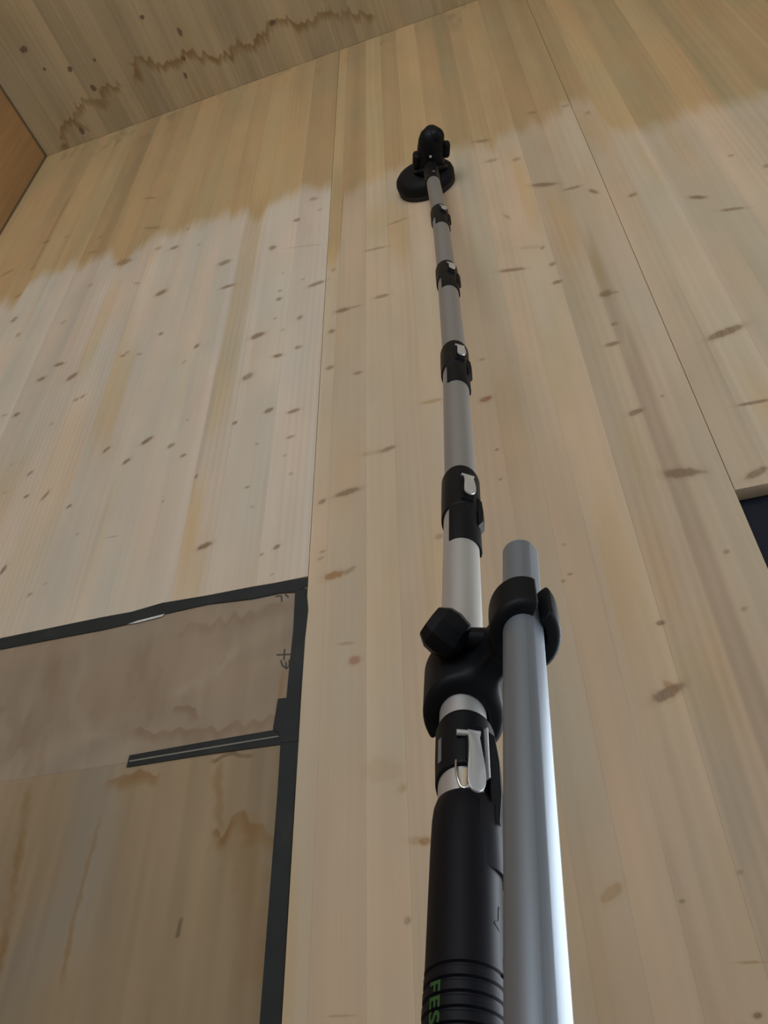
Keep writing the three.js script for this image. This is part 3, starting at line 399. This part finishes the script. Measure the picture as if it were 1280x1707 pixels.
// lowest clamp, without a tongue, its lever hanging over bare bright tube
{
  const c = part('clamp', collarProfile(0.0258, 0.057, 0.3), plastic, 1.679);
  turned(mesh('lever', leverGeometry(0.062, 0.0085, 0.0135), steel, c), 20 * D, 0.0275, -0.02);
  turned(mesh('lever_plate', new RoundedBoxGeometry(0.016, 0.036, 0.004, 2, 0.0015), softBlack, c), 24 * D, 0.0252, -0.03);
  turned(mesh('pivot', new THREE.CylinderGeometry(0.0028, 0.0028, 0.02, 16).rotateZ(Math.PI / 2), steel, c), 12 * D, 0.0272, -0.022);
  turned(mesh('bracket', new RoundedBoxGeometry(0.0016, 0.05, 0.007, 2, 0.0007), steel, c), 44 * D, 0.0275, -0.038);
  turned(mesh('catch', new THREE.TubeGeometry(new THREE.CatmullRomCurve3([V(-0.006, 0, 0), V(-0.0055, -0.018, 0.002), V(-0.0015, -0.03, 0.001), V(0.0025, -0.03, 0.001), V(0.006, -0.018, 0.002), V(0.006, 0, 0)]), 32, 0.0012, 8), chrome, c), 2 * D, 0.0228, -0.042);
  turned(mesh('printed_mark', new THREE.BoxGeometry(0.0045, 0.024, 0.0006), grey, c), -50 * D, 0.0257, -0.03).userData.label = 'small grey printed panel';
  const hk = new THREE.ExtrudeGeometry(new THREE.Shape([[0, 0], [0.003, -0.004], [0.0058, -0.03], [0.006, -0.06], [0.0035, -0.085], [-0.002, -0.088]].map(p => new THREE.Vector2(...p))), { depth: 0.018, bevelEnabled: true, bevelThickness: 0.001, bevelSize: 0.001, bevelSegments: 2 }).translate(0, 0, -0.009);
  mesh('hook', hk, plastic, c).position.set(0.0225, -0.012, 0.004);
  const t = tubeBetween('inner_tube', 1.5, 1.64, 0.0216, chrome); t.userData.label = 'bright bare tube below the lowest clamp';
}
// handle housing
{
  const pts = [[0.002, 0], [0.0205, 0], [0.0235, -0.0025], [0.0255, -0.009], [0.0265, -0.02], [0.0268, -0.045], [0.0268, -0.129]];
  for (let k = 0; k < 9; k++) { const y = -0.132 - k * 0.0088; pts.push([0.0270 + k * 0.0002, y], [0.0254 + k * 0.0002, y - 0.0012], [0.0254 + k * 0.0002, y - 0.0026], [0.0272 + k * 0.0002, y - 0.0038]); }
  pts.push([0.029, -0.23], [0.029, -0.47], [0.026, -0.5], [0.0215, -0.52], [0.002, -0.52]);
  const hsg = part('handle', creased(new THREE.LatheGeometry(pts.map(p => new THREE.Vector2(...p)).reverse(), 64), 0.5), softBlack, 1.612);
  mesh('cap_rim', shell(0.026, a => 0.0261 + 0.0028 * smooth(35 * D, 80 * D, a), 30 * D, 150 * D, 0.052), softBlack, hsg).position.y = -0.012;
  const arc = (a, y) => V(Math.sin(a * D) * 0.0267, y, Math.cos(a * D) * 0.0267);
  mesh('seam', new THREE.TubeGeometry(new THREE.CatmullRomCurve3([arc(82, -0.094), arc(64, -0.090), arc(62, -0.100), arc(52, -0.103), arc(62, -0.106), arc(82, -0.1105)], false, 'catmullrom', 0.1), 40, 0.0005, 6), plastic, hsg);
  turned(mesh('switch_button', new RoundedBoxGeometry(0.008, 0.02, 0.004, 2, 0.0015), plastic, hsg), 85 * D, 0.0268, -0.13);
  // lettering that runs down the housing, bent round it
  const font = await new FontLoader().loadAsync('fonts/droid/droid_sans_bold.typeface.json');
  const tg = new TextGeometry('FEST', { font, size: 0.0086, depth: 0.0004, curveSegments: 5, bevelEnabled: false }); tg.computeBoundingBox();
  const p = tg.attributes.position, R = 0.0277;
  for (let i = 0; i < p.count; i++) { const across = p.getY(i), along = p.getX(i), a = -45 * D + across / R, r = R + p.getZ(i); p.setXYZ(i, Math.sin(a) * r, -along * 1.36, Math.cos(a) * r); }
  tg.computeVertexNormals();
  mesh('lettering', tg, std(0.02, 0.085, 0.018, 0.5), hsg).position.y = -0.142;
  hsg.children[hsg.children.length - 1].userData.label = 'green printed lettering';
  tubeBetween('lower_tube', 0.12, 1.12, 0.0205, alu);
  part('foot', new THREE.LatheGeometry([[0.001, -0.1], [0.024, -0.1], [0.027, -0.092], [0.027, 0.03], [0.0206, 0.036], [0.001, 0.036]].map(q => new THREE.Vector2(...q)), 40), rubber, 0.13);
}
// head: round hood with a bristle rim, motor, pivoting fork
{
  const C = V(-0.198, 3.925, 0), lathe = pts => new THREE.LatheGeometry(pts.map(q => new THREE.Vector2(...q)), 72).rotateX(Math.PI / 2);
  const at = (o, x, y, z) => { o.position.copy(local(V(C.x + x, C.y + y, z))); return o; };
  const hood = at(mesh('hood', lathe([[0.0, 0.016], [0.095, 0.016], [0.1, 0.02], [0.101, 0.03], [0.098, 0.042], [0.088, 0.053], [0.07, 0.06], [0.05, 0.064], [0.0, 0.066]]), rubber, sander), 0, 0, 0);
  mesh('bristle_rim', lathe([[0.088, 0.001], [0.098, 0.001], [0.0995, 0.018], [0.088, 0.018], [0.088, 0.001]]), std(0.02, 0.02, 0.022, 0.9), hood);
  mesh('sanding_disc', lathe([[0.0, 0.001], [0.086, 0.001], [0.086, 0.012], [0.0, 0.012]]), std(0.09, 0.06, 0.04, 0.9), hood);
  const motor = at(mesh('motor', lathe([[0.001, 0.05], [0.047, 0.05], [0.049, 0.075], [0.046, 0.1], [0.045, 0.13], [0.042, 0.155], [0.035, 0.175], [0.02, 0.188], [0.001, 0.191]]), plastic, sander), 0.008, 0.0, 0); motor.rotation.y = 0.3;
  const side = (name, g, m, x, y, z) => { const o = mesh(name, g, m, motor); o.position.set(x, y, z); return o; };
  side('side_knob', new RoundedBoxGeometry(0.026, 0.034, 0.05, 4, 0.011), plastic, 0.049, -0.005, 0.124);
  side('vent_bump', new RoundedBoxGeometry(0.03, 0.05, 0.05, 4, 0.012), plastic, -0.045, -0.005, 0.088);
  side('cable_socket', new THREE.CapsuleGeometry(0.03, 0.02, 8, 20).rotateZ(0.6), plastic, 0.006, 0.0, 0.165);
  side('emblem', new THREE.SphereGeometry(0.0045, 12, 8), std(0.5, 0.5, 0.5, 0.4), -0.004, -0.0455, 0.118);
  // fork from the pole to both sides of the hood
  const fork = part('fork', new THREE.LatheGeometry([[0.001, -0.14], [0.0235, -0.14], [0.0242, -0.134], [0.0242, 0.03], [0.0225, 0.05], [0.001, 0.052]].map(q => new THREE.Vector2(...q)), 40), plastic, 3.83);
  for (const s of [-1, 1]) {
    const pts = [V(0, 0.03, 0), V(s * 0.035, 0.045, -0.004), V(s * 0.05, 0.075, -0.012), V(s * 0.05, 0.11, -0.02)];
    mesh('fork_arm', new THREE.TubeGeometry(new THREE.CatmullRomCurve3(pts), 24, 0.0075, 12), plastic, fork);
  }
  turned(mesh('emblem', new THREE.BoxGeometry(0.008, 0.014, 0.0008), grey, fork), 18 * D, 0.0242, -0.09);
}

// ---------------------------------------------------------------- double clip and the spare tube it carries
const CLIP = V(-0.1192, 1.7468, 0.6045), AX = V(0.00725, 0.95893, -0.28355), SPARE = V(-0.048, 1.767, 0.674);
{
  const c = group('double_tube_clip');
  place(c, CLIP, AX, FRONT);
  tag(c, 'black plastic double clip with knob joining the sander pole and spare tube', 'clip');
  const inv = c.quaternion.clone().invert(), q = SPARE.clone().sub(CLIP).applyQuaternion(inv);
  // one moulded body: a jaw round each tube and the bridge between them, blended, as a distance field
  const box2 = (a, b, ha, hb, r) => { const u = Math.abs(a) - ha + r, v = Math.abs(b) - hb + r; return Math.hypot(Math.max(u, 0), Math.max(v, 0)) + Math.min(Math.max(u, v), 0) - r; };
  const smin = (a, b, k) => { const h = Math.max(k - Math.abs(a - b), 0) / k; return Math.min(a, b) - h * h * k * 0.25; };
  const L = Math.hypot(q.x, q.z), ux = q.x / L, uz = q.z / L;
  const wedge = (x, z, a0, a1) => { const m = (a0 + a1) / 2, w = (a1 - a0) / 2, c0 = x * Math.sin(m) + z * Math.cos(m), s0 = Math.abs(x * Math.cos(m) - z * Math.sin(m)); return s0 * Math.cos(w) - c0 * Math.sin(w); };
  const field = (x, y, z) => {
    const r1 = Math.hypot(x, z), x2 = x - q.x, z2 = z - q.z, r2 = Math.hypot(x2, z2);
    let a = box2(r1 - 0.0285, y + 0.026 - 0.42 * z, 0.0085, 0.029, 0.007);
    let b = box2(r2 - 0.0230, y + 0.023 - 0.45 * z2, 0.0068, 0.0185, 0.005);
    const t = Math.min(1, Math.max(0, (x * ux + z * uz) / L)), e = Math.hypot(x - ux * L * t, z - uz * L * t);
    const c1 = box2(e, y + 0.020 - 0.45 * (z - uz * L * t) - 0.006 * t, 0.0125, 0.019, 0.006);
    let dd = smin(smin(a, b, 0.012), c1, 0.016);
    dd = Math.max(dd, 0.0214 - r1, 0.0176 - r2);
    dd = Math.max(dd, -Math.max(wedge(x, z, -175 * D, -118 * D), r1 - 0.05));
    return Math.max(dd, -Math.max(wedge(x2, z2, 27 * D, 50 * D), r2 - 0.034));
  };
  const N = 104, half = 0.092, mid = V(0.03, -0.005, 0.034), mc = new MarchingCubes(N, plastic, false, false, 200000);
  mc.isolation = 0;
  for (let i = 0; i < N; i++) for (let j = 0; j < N; j++) for (let l = 0; l < N; l++) mc.field[i + N * (j + N * l)] = -field(mid.x + half * (i - N / 2) / (N / 2), mid.y + half * (j - N / 2) / (N / 2), mid.z + half * (l - N / 2) / (N / 2)) * 100;
  mc.update();
  const n = mc.count, body = new THREE.BufferGeometry();
  body.setAttribute('position', new THREE.Float32BufferAttribute(mc.positionArray.slice(0, n * 3), 3)); body.setAttribute('normal', new THREE.Float32BufferAttribute(mc.normalArray.slice(0, n * 3), 3));
  body.scale(half, half, half).translate(mid.x, mid.y, mid.z);
  mesh('clip_body', body, plastic, c);
  const k = V(-0.122, 1.762, 0.655).sub(CLIP).applyQuaternion(inv);
  const kb = mesh('knob', creased(new THREE.LatheGeometry([[0.001, -0.02], [0.012, -0.02], [0.0205, -0.013], [0.0235, 0.0], [0.0225, 0.010], [0.016, 0.0195], [0.001, 0.0205]].map(p => new THREE.Vector2(...p)), 9), 0.45), plastic, c);
  kb.position.set(k.x, k.y + 0.003, k.z); kb.rotation.set(0.5, 0.3, 0.9);
  const neck = mesh('knob_neck', new THREE.CylinderGeometry(0.0085, 0.012, 0.04, 20), plastic, c);
  const nA = V(k.x, k.y, k.z), nB = V(ux * 0.052, 0, uz * 0.052);
  neck.position.copy(nA.clone().add(nB).multiplyScalar(0.5)); neck.quaternion.setFromUnitVectors(V(0, 1, 0), nA.clone().sub(nB).normalize());
}
{
  const ax = V(0.039, 0.925, -0.37).normalize(), top = SPARE.clone().addScaledVector(ax, 0.085), len = 1.15, R = 0.017;
  const s = new THREE.Shape(), P = (a, r = R) => [Math.sin(a * D) * r, -Math.cos(a * D) * r];
  let first = true; const go = p => { first ? s.moveTo(...p) : s.lineTo(...p); first = false; };
  for (let a = 78; a <= 370; a += 4) go(P(a));
  go(P(371, R - 0.0003)); go(P(373.5, R - 0.0003)); go(P(374.5)); go(P(384, R * 0.997)); go(P(393, R * 0.99)); go(P(396, R * 0.985)); go(P(434, R * 0.985)); go(P(437, R * 0.995));
  const hole = new THREE.Path(); hole.absarc(0, 0, R - 0.003, 0, Math.PI * 2); s.holes.push(hole);
  const g = creased(new THREE.ExtrudeGeometry(s, { depth: len, bevelEnabled: false, curveSegments: 24 }).rotateX(-Math.PI / 2), 0.28);
  const t = mesh('aluminium_tube', g, aluCool);
  place(t, top.clone().addScaledVector(ax, -len), ax, FRONT);
  tag(t, 'bare silver aluminium spare tube with a facet held in the black clip', 'tube');
}

renderer.render(scene, camera);
